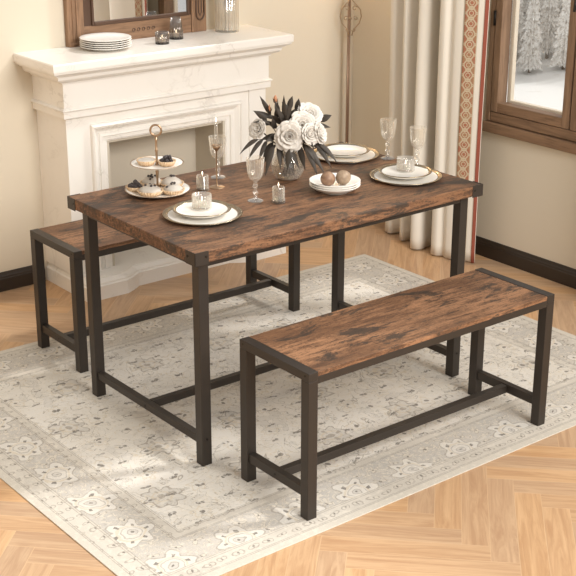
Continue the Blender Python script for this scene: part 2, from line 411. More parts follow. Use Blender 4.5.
bm = B(); bx(bm, 1.466-ox, py_-oy, .09, px1-ox, 0, .797, .001); bx(bm, OX1-ox, py_+.007-oy, .09, 1.466-ox, 0, .797); obj('pilaster', bm, 'marble', FP)
bm = B(); bx(bm, OX0-ox, py_+.007-oy, OZ, OX1-ox, 0, .797); obj('lintel', bm, 'marble', FP)
# architrave moulding round the opening: inverted U sweep
bm = B(); rows = []
yb = py_+.007
prof = [(.084,0),(.084,.012),(.081,.022),(.074,.026),(.070,.020),(.067,.020),(.060,.014),(.050,.006),(.042,.004),(.040,.010),(.026,.012),(.022,.004),(.006,.004),(.002,.0),(0,-.01),(0,-.012)]
for (o_, h) in prof:
    rows.append([bm.verts.new((x-ox, yb-h-oy, z)) for x, z in ((OX0-o_, .09), (OX0-o_, OZ+o_), (OX1+o_, OZ+o_), (OX1+o_, .09))])
for i in range(len(rows)-1):
    for k in range(3): bm.faces.new((rows[i][k], rows[i+1][k], rows[i+1][k+1], rows[i][k+1]))
obj('surround_moulding', bm, 'marble', FP)
bm = B()                                  # recess
rb = WY-.012
bx(bm, OX0-ox, yb+.001-oy, .09, OX0+.012-ox, rb-oy, OZ); bx(bm, OX1-.012-ox, yb+.001-oy, .09, OX1-ox, rb-oy, OZ); bx(bm, OX0-ox, rb-.012-oy, .09, OX1-ox, rb-oy, OZ); bx(bm, OX0+.012-ox, yb+.01-oy, OZ-.012, OX1-.012-ox, rb-.012-oy, OZ)
obj('firebox_lining', bm, 'firebox', FP)
# plinth with stepped plan
def plan(off):
    return [(.500+off,WY),(.500+off,1.572+off),(.702-off*.6,1.572+off),(.745-off*.5,1.592+off),(.79-off*.5,1.622+off),(1.29+off*.5,1.622+off),(1.335+off*.5,1.592+off),(1.378+off*.6,1.572+off),(1.592-off,1.572+off),(1.592-off,WY)]
bm = B(); rows = []
for off, z in ((0,0),(0,.062),(.006,.066),(.008,.074),(.020,.084),(.026,.088),(.028,.093)):
    rows.append([bm.verts.new((x-ox, y-oy, z)) for x, y in plan(off)])
n = len(rows[0])
for i in range(len(rows)-1):
    for k in range(n): bm.faces.new((rows[i][k], rows[i][(k+1)%n], rows[i+1][(k+1)%n], rows[i+1][k]))
bm.faces.new(rows[0][::-1]); bm.faces.new(rows[-1]); obj('plinth', bm, 'marble', FP)

# ------------------------------------------------------------------ mirror on the mantel
MZ = 1.045
mr = thing('mirror', 'tall mirror in a carved brown wooden frame standing on the marble mantel', 'mirror', (1.02, WY, MZ))
mx0, mx1 = .662-1.02, 1.392-1.02; MH = .85
def stile(x0, x1):
    bm = B(); bx(bm, x0, -.030, 0, x1, -.001, MH, .003)
    bx(bm, x0+.004, -.034, 0, x1-.004, -.030, .016, .001)
    for t in (.28, .52): bx(bm, x0+(x1-x0)*t, -.035, .03, x0+(x1-x0)*(t+.10), -.029, MH-.04, .002)
    return bm
sw = .082
obj('stile', stile(mx0, mx0+sw), 'mirror_wood', mr)
bm = B(); bx(bm, mx1-sw, -.030, 0, mx1, -.001, MH, .003); obj('stile', bm, 'mirror_wood', mr)
bm = B(); c = mx1-sw*.45     # carved loop on the right stile
loop = [(c-.022, -.032, .6), (c-.022, -.032, .085)]+[(c+.022*cos(a), -.032, .085+.030*sin(a)) for a in [pi+pi*i/8 for i in range(9)]]+[(c+.022, -.032, .085), (c+.022, -.032, .6)]
tube(bm, loop, .004, 8); tube(bm, [(c-.008,-.031,.6),(c-.008,-.031,.09),(c,-.031,.074),(c+.008,-.031,.09),(c+.008,-.031,.6)], .003, 8); obj('carved_loop', bm, 'mirror_dark', mr, True)
gx0, gx1, gz = .797-1.02, 1.288-1.02, 1.143-MZ
bm = B(); bx(bm, mx0+sw, -.024, 0, mx1-sw, -.001, gz-.016, .003); obj('bottom_rail', bm, 'mirror_wood_h', mr)
bm = B(); bx(bm, mx0+sw, -.024, MH-.09, mx1-sw, -.001, MH, .003); obj('top_rail', bm, 'mirror_wood_h', mr)
bm = B()
bx(bm, mx0+sw, -.020, gz-.016, gx0-.012, -.001, MH-.09); bx(bm, gx0-.012, -.030, gz-.018, gx0, -.001, MH-.08, .004); bx(bm, gx1, -.030, gz-.018, gx1+.012, -.001, MH-.08, .004); bx(bm, gx0, -.030, gz-.018, gx1, -.001, gz, .004); bx(bm, gx1+.012, -.020, gz-.016, mx1-sw, -.001, MH-.09)
obj('bead', bm, 'mirror_dark', mr)
bm = B(); bx(bm, gx0, -.022, gz, gx1, -.018, MH-.09); obj('mirror_glass', bm, 'mirror', mr)
bm = B()                                  # low relief scrollwork on the bottom rail
for k in range(-2, 3):
    cx_ = .03+k*.026; tube(bm, [(cx_+.009*cos(a)*(1-a/16), -.0245, .042+.009*sin(a)*(1-a/16)) for a in [i*.5 for i in range(16)]], .0016, 6)
obj('scroll_carving', bm, 'mirror_dark', mr, True)

# ------------------------------------------------------------------ things on the mantel
def plate_prof(R, h=.014, foot=.55):
    return [(0,.004),(R*foot*.9,.004),(R*foot,.0),(R*foot+.003,.0),(R*foot+.006,.004),(R*.80,h*.55),(R-.002,h-.001),(R,h+.0005),(R-.002,h+.0016),(R*.80,h*.55+.003),(R*.62,.0075),(0,.007)]
pm = B(); lathe(pm, plate_prof(.112, .016), 56)
pname = ['lowest white plate of the stack on the left of the mantel', 'second plate from the bottom in the white stack on the mantel', 'third plate from the bottom in the white stack on the mantel', 'plate second from the top in the white stack on the mantel', 'topmost white plate of the stack in front of the mirror']
for k in range(5):
    if k == 0: p0 = obj('plate', pm, 'china', None, True); p0.location = (.776, 1.797, MZ); tag(p0, pname[0], 'plate', 'white plates stacked on the mantel')
    else: dup(p0, (.776+.001*(k%2), 1.797, MZ+.0086*k), pname[k])
def votive(loc, label, r0, r1, h):
    t = thing('candle_holder', label, 'candle holder', loc, 0, 'smoked glass candle holders on the mantel')
    bm = B(); n = 26; wob = lambda a, z: 1+.03*cos(n*a)
    lathe(bm, [(0,.003),(r0,.003),(r0,h*.35),(r1,h),(r1-.002,h),(r0-.002,h*.35),(r0-.002,.006),(0,.006)], n*6, wob=wob); obj('glass_cup', bm, 'smoke', t, True)
    bm = B(); lathe(bm, [(0,0),(r0+.0006,0),(r0+.0006,.006),(r0-.004,.006),(0,.005)], 32); obj('base', bm, 'bolt', t, 'auto')
    bm = B(); lathe(bm, [(0,.007),(.014,.007),(.014,.026),(.012,.0268),(0,.026)], 28); obj('candle', bm, 'wax', t, 'auto')
    bm = B(); lathe(bm, [(0,.027),(.002,.029),(.003,.033),(.0015,.038),(0,.041)], 12); obj('flame', bm, 'flame', t, True)
votive((1.040, 1.757, MZ), 'short squat smoked-glass candle holder on the mantel', .030, .030, .052)
votive((1.160, 1.826, MZ), 'taller tapered smoked-glass candle holder nearest the mirror on the mantel', .031, .021, .096)
t = thing('ribbed_vase', 'clear ribbed glass cylinder vase at the right end of the mantel', 'vase', (1.462, 1.852, MZ))
bm = B(); n = 22; lathe(bm, [(0,0),(.054,0),(.055,.004),(.055,.30),(.051,.30),(.051,.010),(0,.010)], n*8, wob=lambda a, z: 1+.035*abs(cos(n*a/2))); obj('glass_body', bm, 'ribbed', t, True)
rnd = random.Random(11)
st = thing('dried_stems', 'dark dried stems standing inside the ribbed glass vase on the mantel', 'dried stems', (1.462, 1.852, MZ+.012))
for k in range(3):
    a = rnd.uniform(0, 6.28); bm = B(); r = rnd.uniform(.004,.012); q = Vector((cos(a)*r, sin(a)*r, 0))
    tube(bm, [q+Vector((0,0,.001)), q*1.3+Vector((0,0,.2)), q*1.8+Vector((0,0,.40))], .0022, 8)
    for z in (.12,.2,.28): lathe(bm, [(0,-.02),(.004,-.01),(.005,0),(.002,.014),(0,.018)], 10, (q.x*1.3, q.y*1.3, z))
    obj('stem', bm, 'leaf_stem', st, True)

# ------------------------------------------------------------------ floor lamp in the corner
LX, LY = 2.226, 1.868
lp = thing('floor_lamp', 'slim brass floor lamp with scrollwork on its pole in the corner by the curtain', 'floor lamp', (LX, LY, 0))
bm = B(); lathe(bm, [(0,0),(.062,0),(.062,.010),(.050,.018),(.02,.026),(.012,.05),(0,.05)], 32); obj('base', bm, 'brass', lp, True)
bm = B(); tube(bm, [(-.0045,0,.04),(-.0045,0,1.14)], .0048, 12); tube(bm, [(.005,0,.04),(.005,0,1.14)], .0048, 12); tube(bm, [(0,0,1.12),(0,0,1.62)], .008, 12); obj('pole', bm, 'copper', lp, True)
bm = B(); dx, dy = .80, -.60
def scroll(sg):
    pts = []
    base = [(x_*1.2, z_-.07+(z_-1.2)*.12) for x_, z_ in [(0,1.20),(.020,1.175),(.040,1.15),(.044,1.12),(.036,1.09),(.020,1.07),(.010,1.055),(.006,1.035)]]
    tube(bm, [(sg*x*dx, sg*x*dy-.012, z) for x, z in base], .0032, 8)
    for (cx, cz, R0, a0, tw) in ((.020,1.08,.014,0.5,1), (.024,1.030,.012,2.4,-1), (.016,.975,.011,3.4,1)):
        tube(bm, [(sg*(cx+R0*(1-i/18)*cos(a0+tw*i*.42))*dx, sg*(cx+R0*(1-i/18)*cos(a0+tw*i*.42))*dy-.012, cz+R0*(1-i/18)*sin(a0+tw*i*.42)) for i in range(15)], .0026, 7)
scroll(1); scroll(-1); lathe(bm, [(0,-.012),(.012,0),(0,.012)], 12, (0,-.004,1.03)); obj('scrollwork', bm, 'brass', lp, True)
bm = B(); lathe(bm, [(.12,1.62),(.085,1.82),(.083,1.82),(.118,1.62)], 40, closed=True); obj('lamp_shade', bm, 'lamp_shade', lp, True)
pl_ = bpy.data.lights.new('lamp_glow', 'POINT'); pl_.energy = 5; pl_.color = (1,.74,.48); pl_.shadow_soft_size = .05; po = bpy.data.objects.new('lamp_glow', pl_); COL.objects.link(po); po.location = (0,0,1.66); po.parent = lp

# ------------------------------------------------------------------ curtains
def smooth_poly(pts, sub=8):
    out = []; n = len(pts)
    for i in range(n-1):
        p0, p1, p2, p3 = [Vector(pts[max(0, min(n-1, k))]) for k in (i-1, i, i+1, i+2)]
        for s in range(sub):
            t = s/sub; out.append(.5*((2*p1)+(p2-p0)*t+(2*p0-5*p1+4*p2-p3)*t*t+(3*p1-p0-3*p2+p3)*t**3))
    out.append(Vector(pts[-1])); return out
def sheet(bm, poly, z0, z1, nz, off=0, shift=None):
    uvl = bm.loops.layers.uv.verify(); S = [0]
    for i in range(1, len(poly)): S.append(S[-1]+(poly[i]-poly[i-1]).length)
    rows = []
    for j in range(nz+1):
        z = z0+(z1-z0)*j/nz; row = []
        for i, p in enumerate(poly):
            d = (poly[min(i+1, len(poly)-1)]-poly[max(i-1, 0)]).normalized(); nrm = Vector((-d.y, d.x))
            if nrm.x > 0: nrm = -nrm
            q = p+nrm*off; sh = shift(z, S[i]/S[-1]) if shift else (0,0)
            row.append(bm.verts.new((q.x+sh[0], q.y+sh[1], z)))
        rows.append(row)
    for j in range(nz):
        for i in range(len(poly)-1):
            f = bm.faces.new((rows[j][i], rows[j][i+1], rows[j+1][i+1], rows[j+1][i]))
            for lp_, (ii, jj) in zip(f.loops, ((i,j),(i+1,j),(i+1,j+1),(i,j+1))): lp_[uvl].uv = (S[ii], z0+(z1-z0)*jj/nz)
    return S
def curtain(label, pts, flip=None):
    ox_, oy_ = pts[0][0], pts[0][1]; P = [(a-ox_, b-oy_) for a, b in pts]
    t = thing('curtain', label, 'curtain', (ox_, oy_, 0), 0, None)
    poly = smooth_poly(P, 8)
    shift = lambda z, s: (.010*sin(z*2.1+s*9)*(1-z/2.2)-.02*(1-min(1, z/.9))*s*0, -.012*sin(z*1.3+s*5)*(1-z/2.2))
    bm = B(); S = sheet(bm, poly, .008, 2.16, 40, 0, shift); o = obj('fabric', bm, 'linen', t, True)
    md = o.modifiers.new('thick', 'SOLIDIFY'); md.thickness = .0025
    tot = S[-1]
    # band strip: set in from the leading edge
    def strip(s0, s1, off, name, mt):
        sub = [p for p, s in zip(poly, S) if s0 <= s <= s1]
        def at(s):
            for i in range(1, len(S)):
                if S[i] >= s: k = (s-S[i-1])/(S[i]-S[i-1]); return poly[i-1].lerp(poly[i], k)
        sub = [at(s0+(s1-s0)*i/8) for i in range(9)]
        bm = B(); fr = lambda z, q: shift(z, (s0+(s1-s0)*q)/tot)
        sheet(bm, sub, .006, 2.16, 40, off, fr); ob = obj(name, bm, mt, t, True); md = ob.modifiers.new('thick', 'SOLIDIFY'); md.thickness = .0015
    strip(tot-.108, tot-.046, .004, 'embroidered_band', 'band')
    strip(tot-.018, tot-.001, .004, 'piping', 'piping')
    return t
curtain('cream linen curtain with terracotta patterned band, hanging left of the window',
        [(2.27,1.56),(2.19,1.53),(2.17,1.48),(2.22,1.45),(2.16,1.40),(2.14,1.36),(2.20,1.345),(2.26,1.33),(2.15,1.28),(2.11,1.24),(2.14,1.20),(2.25,1.215),(2.28,1.165),(2.19,1.135),(2.12,1.115),(2.11,1.075),(2.135,1.05),(2.125,1.02),(2.14,.97),(2.17,.925),(2.19,.885)])
curtain('second cream curtain with terracotta band, seen only in the mirror reflection',
        [(2.26,-.92),(2.16,-.88),(2.14,-.80),(2.24,-.75),(2.23,-.70),(2.12,-.66),(2.13,-.57),(2.24,-.53),(2.22,-.48),(2.12,-.44),(2.13,-.34),(2.23,-.30),(2.21,-.25),(2.13,-.20),(2.13,-.08),(2.16,.03),(2.18,.10),(2.19,.165)])
bm = B(); tube(bm, [(2.20,-1.05,2.18),(2.20,1.72,2.18)], .012, 16)
for y in (-1.05, 1.72): lathe(bm, [(0,-.02),(.02,0),(0,.02)], 16, (2.20,y,2.18))
for y in (-1.0, .5, 1.67): tube(bm, [(2.20,y,2.18),(2.324,y,2.18)], .006, 8)
tag(obj('curtain_rod', bm, 'brass', None, True), 'brass curtain rod above the window carrying both curtains', 'curtain rod')

# ------------------------------------------------------------------ rug
RX0, RX1, RY0, RY1 = -.522, 1.876, -.5185, 1.320
m = Mat('faded_persian_wool', rough=.95, spec=.05)
ob = m.coord('Object'); wn = m.node('ShaderNodeTexNoise'); wn.inputs['Scale'].default_value = 9; m.nt.links.new(ob, wn.inputs['Vector'])
X, Y, _ = m.xyz(ob)
wv = m.xyz(wn.outputs['Color'])
wn2 = m.node('ShaderNodeTexNoise'); wn2.inputs['Scale'].default_value = 38; m.nt.links.new(ob, wn2.inputs['Vector']); wq = m.xyz(wn2.outputs['Color'])
Xw = X+(wv[0]-.5)*.055+(wq[0]-.5)*.016; Yw = Y+(wv[1]-.5)*.055+(wq[1]-.5)*.016
hx, hy = (RX1-RX0)/2, (RY1-RY0)/2
ex = hx-X.abs() if False else (X.abs()*-1+hx); ey = Y.abs()*-1+hy
e = ex.mn(ey)                                   # distance from the edge
def layer(px, py, ox_, oy_, petals, r0, amp, stag=0, th0=0.):
    """repeating flower: returns signed distance-like value (r - petal outline) and r"""
    v = (Yw+oy_)/py; row = v._m('FLOOR'); u = (Xw+ox_)/px+row*stag
    lu = (u.fract()-.5)*px; lv = (v.fract()-.5)*py
    r = (lu*lu+lv*lv).sqrt(); th = lv._m('ARCTAN2', lu)
    out = ((th*petals+th0)._m('COSINE')*amp+1)*r0
    return r-out, r, th
cream, beige, grey, taupe, darkc, ochre = rgb(216,211,203), rgb(206,197,182), rgb(184,179,172), rgb(150,142,131), rgb(94,88,81), rgb(198,184,160)
fade = m.noise(ob, 3.2, 5, .6); speck = m.noise(ob, 55, 4, .7); fine = m.noise(ob, 240, 2, .6)
# field: vines (distorted contour lines) + scattered flowers
field = m.mix(fade.step(.35, .65), cream, rgb(206,200,190))
vn = m.noise(ob, 7.5, 2, .5, 1.6); vine = ((vn*6).fract()-.5).abs().lt(.035)
field = m.mix(vine*speck.step(.30,.48)*.8, field, taupe)
vn2 = m.noise(ob, 13, 2, .5, 2.2); field = m.mix(((vn2*5).fract()-.5).abs().lt(.05)*speck.step(.34,.50)*.7, field, ochre)
bl = m.noise(ob, 11, 3, .6, 1.0); field = m.mix(bl.step(.56,.60)*.30, field, grey); field = m.mix((bl-.58).abs().lt(.006)*.75, field, taupe)
f1, r1, th1 = layer(.34, .30, .0, .0, 8, .060, .16, .5)
field = m.mix(f1.lt(0)*.5, field, grey); field = m.mix(f1.abs().lt(.0035)*.8, field, taupe)
field = m.mix((r1-.032).abs().lt(.004)*.6, field, ochre); field = m.mix((r1-.034).abs().lt(.012)*((th1*4)._m('COSINE').gt(.8))*.7, field, taupe); field = m.mix(r1.lt(.014)*.8, field, taupe)
f2, r2, th2 = layer(.17, .15, .05, .075, 5, .026, .30, .5)
field = m.mix(f2.abs().lt(.003)*.55, field, ochre); field = m.mix(r2.lt(.007)*.8, field, darkc)
f3, r3, th3 = layer(.105, .095, .02, .03, 2, .0095, .70, .37)
field = m.mix(f3.lt(0)*speck.step(.38,.50)*.85, field, darkc)
# main border
bord = m.mix(fade.step(.3,.7), rgb(174,169,162), rgb(190,184,176))
b1, q1, t1 = layer(.233, .2305, .0, .0, 6, .070, .20, 0)
bb1 = m.noise(ob, 13, 3, .55, 1.6); scr = ((bb1*7).fract()-.5).abs()
bord = m.mix(scr.lt(.15)*.75, bord, beige); bord = m.mix((scr-.15).abs().lt(.03)*.7, bord, taupe)
bord = m.mix(b1.lt(0)*.65, bord, cream); bord = m.mix(b1.abs().lt(.003)*.7, bord, taupe)
bord = m.mix((q1-.044).abs().lt(.004)*.6, bord, ochre); bord = m.mix((q1-.034).abs().lt(.002)*.6, bord, taupe); bord = m.mix(((q1-.052).abs().lt(.007))*((t1*6)._m('COSINE').gt(.80))*.8, bord, darkc); bord = m.mix(q1.lt(.016)*.7, bord, grey); bord = m.mix((q1-.016).abs().lt(.0018)*.7, bord, taupe); bord = m.mix(q1.lt(.005)*.8, bord, darkc)
b2, q2, t2 = layer(.0777, .0768, .02, .0, 3, .014, .5, .5)
bord = m.mix(b2.lt(0)*(b1.gt(.015))*.6, bord, beige); bord = m.mix(b2.abs().lt(.002)*(b1.gt(.015))*.7, bord, taupe); bord = m.mix((q2.lt(.0048))*(b1.gt(.01))*.8, bord, darkc)
# guard bands
guard = m.mix(fade.step(.4,.6), rgb(188,181,170), rgb(200,193,182))
g1_, p1_, _t = layer(.052, .052, .0, .0, 2, .011, .6, 0)
guard = m.mix(g1_.abs().lt(.0025)*.7, guard, taupe); guard = m.mix(p1_.lt(.004)*.8, guard, darkc)
col = m.mix(e.gt(.262), m.mix(e.gt(.094), m.mix(e.gt(.030), rgb(196,189,177), guard), bord), field)
col = m.mix((e.gt(.236)*e.lt(.268)), col, guard)
for dd in (.030, .036, .086, .094, .232, .238, .266, .272): col = m.mix((e-dd).abs().lt(.0016)*.65, col, taupe)
col = m.mix(fine.step(.35,.65)*.12, col, rgb(244,238,228)); col = m.mix(speck.step(.50,.66)*.35, col, rgb(226,218,204))
m.color(col); m.bump(fine, .4, .002); M['rug'] = m.m
bm = B(); bx(bm, -hx, -hy, .0003, hx, hy, .004, .0012)
tag(obj('area_rug', bm, 'rug', None, False, ((RX0+RX1)/2, (RY0+RY1)/2, 0)), 'faded cream and grey floral rug with a patterned border under the table and benches', 'rug')

# ------------------------------------------------------------------ table and benches
RZ = .004
TL, TW, TH, TT = 1.2535, .7807, .760, .040
INS, S = .034, .0375
tb = thing('dining_table', 'rectangular dining table with rustic brown wood top and dark steel frame', 'table', (0,0,RZ))
h = TH-RZ
bm = B(); bx(bm, 0, 0, h-TT, TL, TW, h, .0035); obj('tabletop', bm, 'table_wood', tb)
for x in (INS, TL-INS-S):
    for y in (INS, TW-INS-S):
        bm = B(); bx(bm, x, y, 0, x+S, y+S, h-TT, .002); lg = obj('leg', bm, 'steel', tb)
        yy = y-.0008 if y < .3 else y+S+.0008
        bm = B(); tube(bm, [(x+S/2, y-.0015, .095), (x+S/2, y+.002, .095)], .0045, 10); obj('bolt', bm, 'bolt', lg)
a0 = h-TT-.026
bm = B(); bx(bm, INS+S, INS+.002, a0, TL-INS-S, INS+.022, h-TT, .001); obj('apron', bm, 'steel', tb)
bm = B(); bx(bm, INS+S, TW-INS-.022, a0, TL-INS-S, TW-INS-.002, h-TT, .001); obj('apron', bm, 'steel', tb)
for x in (INS+.002, TL-INS-.022):
    bm = B(); bx(bm, x, INS+S, a0, x+.020, TW-INS-S, h-TT, .001); obj('apron', bm, 'steel', tb)
for x in (INS+.006, TL-INS-S+.006):
    bm = B(); bx(bm, x, INS+S, .072, x+.0255, TW-INS-S, .099, .0015); r_ = obj('end_rail', bm, 'steel', tb)
    bm = B(); tube(bm, [(x-.001, TW/2, .086), (x+.002, TW/2, .086)], .0045, 10); obj('bolt', bm, 'bolt', r_)
bm = B(); bx(bm, INS+.0325, TW/2-.0125, .072, TL-INS-S+.006, TW/2+.0125, .099, .0015); obj('centre_rail', bm, 'steel', tb)
bl = .052
for sx in (0, 1):
    for sy in (0, 1):
        bm = B(); x = -.0022 if sx == 0 else TL+.0002; y = -.0022 if sy == 0 else TW+.0002
        xa = -.0022 if sx == 0 else TL+.0022-bl; ya = -.0022 if sy == 0 else TW+.0022-bl
        bx(bm, xa, y, h-TT-.003, xa+bl, y+.002, h+.0008, .0006); bx(bm, x, ya, h-TT-.003, x+.002, ya+bl, h+.0008, .0006)
        br = obj('corner_bracket', bm, 'steel', tb); bm = B()
        bxp = xa+bl-.011 if sx == 0 else xa+.011; byp = ya+bl-.011 if sy == 0 else ya+.011
        tube(bm, [(bxp, y-.0012, h-.018), (bxp, y+.0032, h-.018)], .0042, 10); obj('bolt', bm, 'bolt', br); bm = B(); tube(bm, [(x-.0012, byp, h-.018), (x+.0032, byp, h-.018)], .0042, 10); obj('bolt', bm, 'bolt', br)

BLn, BD, BH, BS = 1.0735, .341, .4918, .036
def bench(loc, label):
    t = thing('bench', label, 'bench', loc, 0, 'rustic wood benches with dark steel frames')
    h = BH-loc[2]
    for x in (0, BLn-BS):
        for y in (0, BD-BS):
            bm = B(); bx(bm, x, y, 0, x+BS, y+BS, h-.0285, .0018); lg = obj('leg', bm, 'steel', t)
        bm = B(); bx(bm, x, 0, h-.0285, x+BS, BD, h, .0018); tr_ = obj('end_bar', bm, 'steel', t)
        xo = x-.001 if x == 0 else x+BS-.002
        for y in (BS*.5, BD-BS*.5):
            bm = B(); tube(bm, [(xo, y, h-.012), (xo+.003, y, h-.012)], .0035, 10); obj('bolt', bm, 'bolt', tr_)
        xr = x+.006
        bm = B(); bx(bm, xr, BS, .070, xr+.025, BD-BS, .102, .0015); er = obj('end_rail', bm, 'steel', t)
        bm = B(); xo = xr-.001 if x == 0 else xr+.023; tube(bm, [(xo, BD/2, .086), (xo+.003, BD/2, .086)], .004, 10); obj('bolt', bm, 'bolt', er)
    bm = B(); bx(bm, .031, BD/2-.0125, .070, BLn-.031-.0, BD/2+.0125, .099, .0015); obj('centre_rail', bm, 'steel', t)
    bm = B(); bx(bm, BS+.0005, .001, h-.0165, BLn-BS-.0005, BD-.001, h-.001, .0015); obj('seat', bm, 'bench_wood', t)
    for y in (.001, BD-.023):
        bm = B(); bx(bm, BS, y, h-.040, BLn-BS, y+.022, h-.0165, .0012); obj('seat_rail', bm, 'steel', t)
    return t
bench((.0863, -.4459, RZ), 'rustic wooden bench with dark steel frame in the foreground, in front of the table')
bench((.0922, .9335, RZ), 'rustic wooden bench behind the table, beside the fireplace')

# ------------------------------------------------------------------ table setting
TZ = TH
def charger(x, y, R, label, group, nm='charger_plate', z=TZ):
    t = thing(nm, label, 'plate', (x, y, z), 0, group)
    bm = B(); lathe(bm, [(0,.0),(R*.78,.0),(R*.82,.002),(R*.985,.0095),(R*.985,.0115),(R*.86,.0085),(R*.80,.0055),(0,.0055)], 72); obj('plate_body', bm, 'china', t, True)
    bm = B(); n = 60; lathe(bm, [(R*.985,.0095),(R*1.0,.0118),(R*.996,.0138),(R*.975,.0136),(R*.900,.0106),(R*.868,.0088),(R*.868,.0080)], n*3); obj('silver_rim', bm, 'silver', t, True)
    return t
for (x, y, nm_) in ((.236, .299, 'at the near left setting of the table'), (1.090, .228, 'at the near right setting of the table'), (1.116, .598, 'at the far right setting behind the bouquet')):
    charger(x, y, .133, 'large silver-rimmed charger plate '+nm_, 'silver rimmed charger plates')
    charger(x+.003, y+.008, .098, 'small silver-rimmed plate resting on the charger '+nm_, 'small silver rimmed plates', 'side_plate', TZ+.0145)
for (x, y, nm_) in ((.247, .318, 'on the near left plates'), (1.106, .248, 'on the near right plates')):
    t = thing('tealight_holder', 'ribbed clear glass tealight holder '+nm_, 'candle holder', (x, y, TZ+.0145+.0056), 0, 'ribbed glass tealights on the plates')
    bm = B(); R = .033; pr = [(0,.0),(R-.004,.0)]
    for k in range(5): pr += [(R-.002,.002+k*.009),(R,.0045+k*.009),(R,.0075+k*.009),(R-.002,.0105+k*.009)]
    pr += [(R-.001,.050),(R-.004,.050),(R-.005,.008),(0,.008)]
    lathe(bm, pr, 160, wob=lambda a, z: 1+.022*cos(20*a)); obj('glass_cup', bm, 'ribglass', t, True)
    bm = B(); lathe(bm, [(0,.009),(.022,.009),(.022,.024),(0,.024)], 32); obj('candle', bm, 'wax', t, 'auto')
    bm = B(); lathe(bm, [(0,.025),(.0022,.028),(.003,.033),(.0014,.040),(0,.044)], 12); obj('flame', bm, 'flame', t, True)
# bowls with fruit
bw = thing('bowl', 'lowest white bowl of the nested stack on the table', 'bowl', (.778, .262, TZ), 0, 'nested shallow white bowls')
bm = B(); R = .090; lathe(bm, [(0,.002),(.046,.002),(.048,0),(.052,0),(.053,.004),(.072,.010),(R,.0235),(R+.0008,.025),(R-.002,.0252),(.070,.0135),(.045,.0075),(0,.007)], 64); obj('bowl_body', bm, 'china', bw, True)
dup(bw, (.778, .262, TZ+.0078), 'middle white bowl of the nested stack on the table'); dup(bw, (.778, .262, TZ+.0156), 'top white bowl of the nested stack, holding two brown fruits')
def mk_fruit(loc, label, mt, tilt):
    t = thing('pear', label, 'fruit', loc, 0, None); t.rotation_euler = tilt
    bm = B(); lathe(bm, [(0,-.0255),(.004,-.0258),(.014,-.023),(.023,-.013),(.0262,-.001),(.0245,.010),(.018,.020),(.010,.0265),(.004,.028),(0,.0265)], 36)
    obj('skin', bm, mt, t, True); bm = B(); tube(bm, [(0,0,.026),(.001,0,.033),(.003,.001,.038)], [.0014,.0012,.0018], 8); obj('stalk', bm, 'fruit_stem', t, True)
FZ = TZ+.0156+.0075+.0258
mk_fruit((.746, .262, FZ), 'reddish brown round pear on the left in the top white bowl', 'fruit_a', (0, -1.25, .2))
mk_fruit((.799, .242, FZ), 'paler tan round pear on the right in the top white bowl', 'fruit_b', (0, 1.3, -.2))
# goblets
def gob_prof():
    return [(0,.0),(.026,.0),(.027,.002),(.024,.004),(.010,.008),(.006,.014),(.0045,.020),(.009,.027),(.0095,.032),(.0045,.038),(.0045,.046),(.0085,.052),(.0085,.057),(.004,.063),(.006,.070),(.016,.078),(.023,.090),(.0265,.104),(.028,.124),(.0305,.154),(.0297,.154),(.0270,.124),(.0250,.108),(.0215,.094),(.014,.083),(0,.079)]
def goblet(loc, label):
    t = thing('wine_glass', label, 'glass', loc, 0, 'cut crystal wine glasses')
    bm = B(); k = 12; lathe(bm, gob_prof(), k*8, wob=lambda a, z: 1+(.06*abs(cos(k*a/2)) if z > .075 else .03*cos(8*a))); obj('glass_body', bm, 'crystal', t, 'auto'); return t
g0 = goblet((.552, .655, TZ), 'cut crystal wine glass standing behind the gold candlestick')
dup(g0, (.480, .332, TZ), 'cut crystal wine glass in front left of the flower vase')
dup(g0, (1.224, .475, TZ), 'cut crystal wine glass at the far right edge, left of the pair')
dup(g0, (1.225, .312, TZ), 'cut crystal wine glass behind the right-hand tealight')
# gold candlestick with clear taper
t = thing('candlestick', 'slim gold candlestick with a tall clear glass candle beside the cake stand', 'candlestick', (.474, .552, TZ))
bm = B(); lathe(bm, [(0,0),(.0265,0),(.0270,.002),(.024,.0035),(.006,.006),(.003,.012),(.0028,.130),(.005,.136),(.012,.142),(.0135,.150),(.012,.153),(.006,.150),(0,.150)], 32); obj('stick', bm, 'gold', t, True)
bm = B(); lathe(bm, [(.013,.151),(.0185,.1535),(.0180,.1545),(.012,.1535)], 40, wob=lambda a, z: 1+.06*cos(8*a), closed=True); obj('drip_ring', bm, 'gold', t, True)
bm = B(); lathe(bm, [(0,.151),(.0065,.151),(.0060,.232),(.003,.236),(0,.236)], 20); obj('candle', bm, 'crystal', t, True)
bm = B(); lathe(bm, [(0,.237),(.0018,.240),(.0025,.245),(.0012,.251),(0,.255)], 12); obj('flame', bm, 'flame', t, True)
# clear glass candles
def gl_candle(loc, label):
    t = thing('glass_candle', label, 'candle', loc, 0, 'clear glass oil candles')
    bm = B(); lathe(bm, [(0,0),(.0215,0),(.0235,.002),(.0235,.010),(.0215,.013),(.0215,.053),(.0195,.056),(.0185,.053),(.0185,.014),(0,.014)], 40); obj('glass_cylinder', bm, 'glass', t, 'auto')
    bm = B(); lathe(bm, [(0,.0145),(.018,.0145),(.018,.048),(0,.048)], 32); obj('oil', bm, 'water', t, 'auto')
    bm = B(); lathe(bm, [(0,.003),(.0232,.0035),(.0241,.006),(.0232,.010),(0,.0115)], 32); obj('base_ring', bm, 'smoke', t, 'auto')
    bm = B(); tube(bm, [(0,0,.050),(0,0,.0585)], .0012, 6); obj('wick', bm, 'wax', t)
    bm = B(); lathe(bm, [(0,.058),(.0016,.060),(.0021,.063),(.0010,.068),(0,.071)], 12); obj('flame', bm, 'flame', t, True)
gl_candle((.412, .552, TZ), 'clear glass candle to the right of the cake stand')
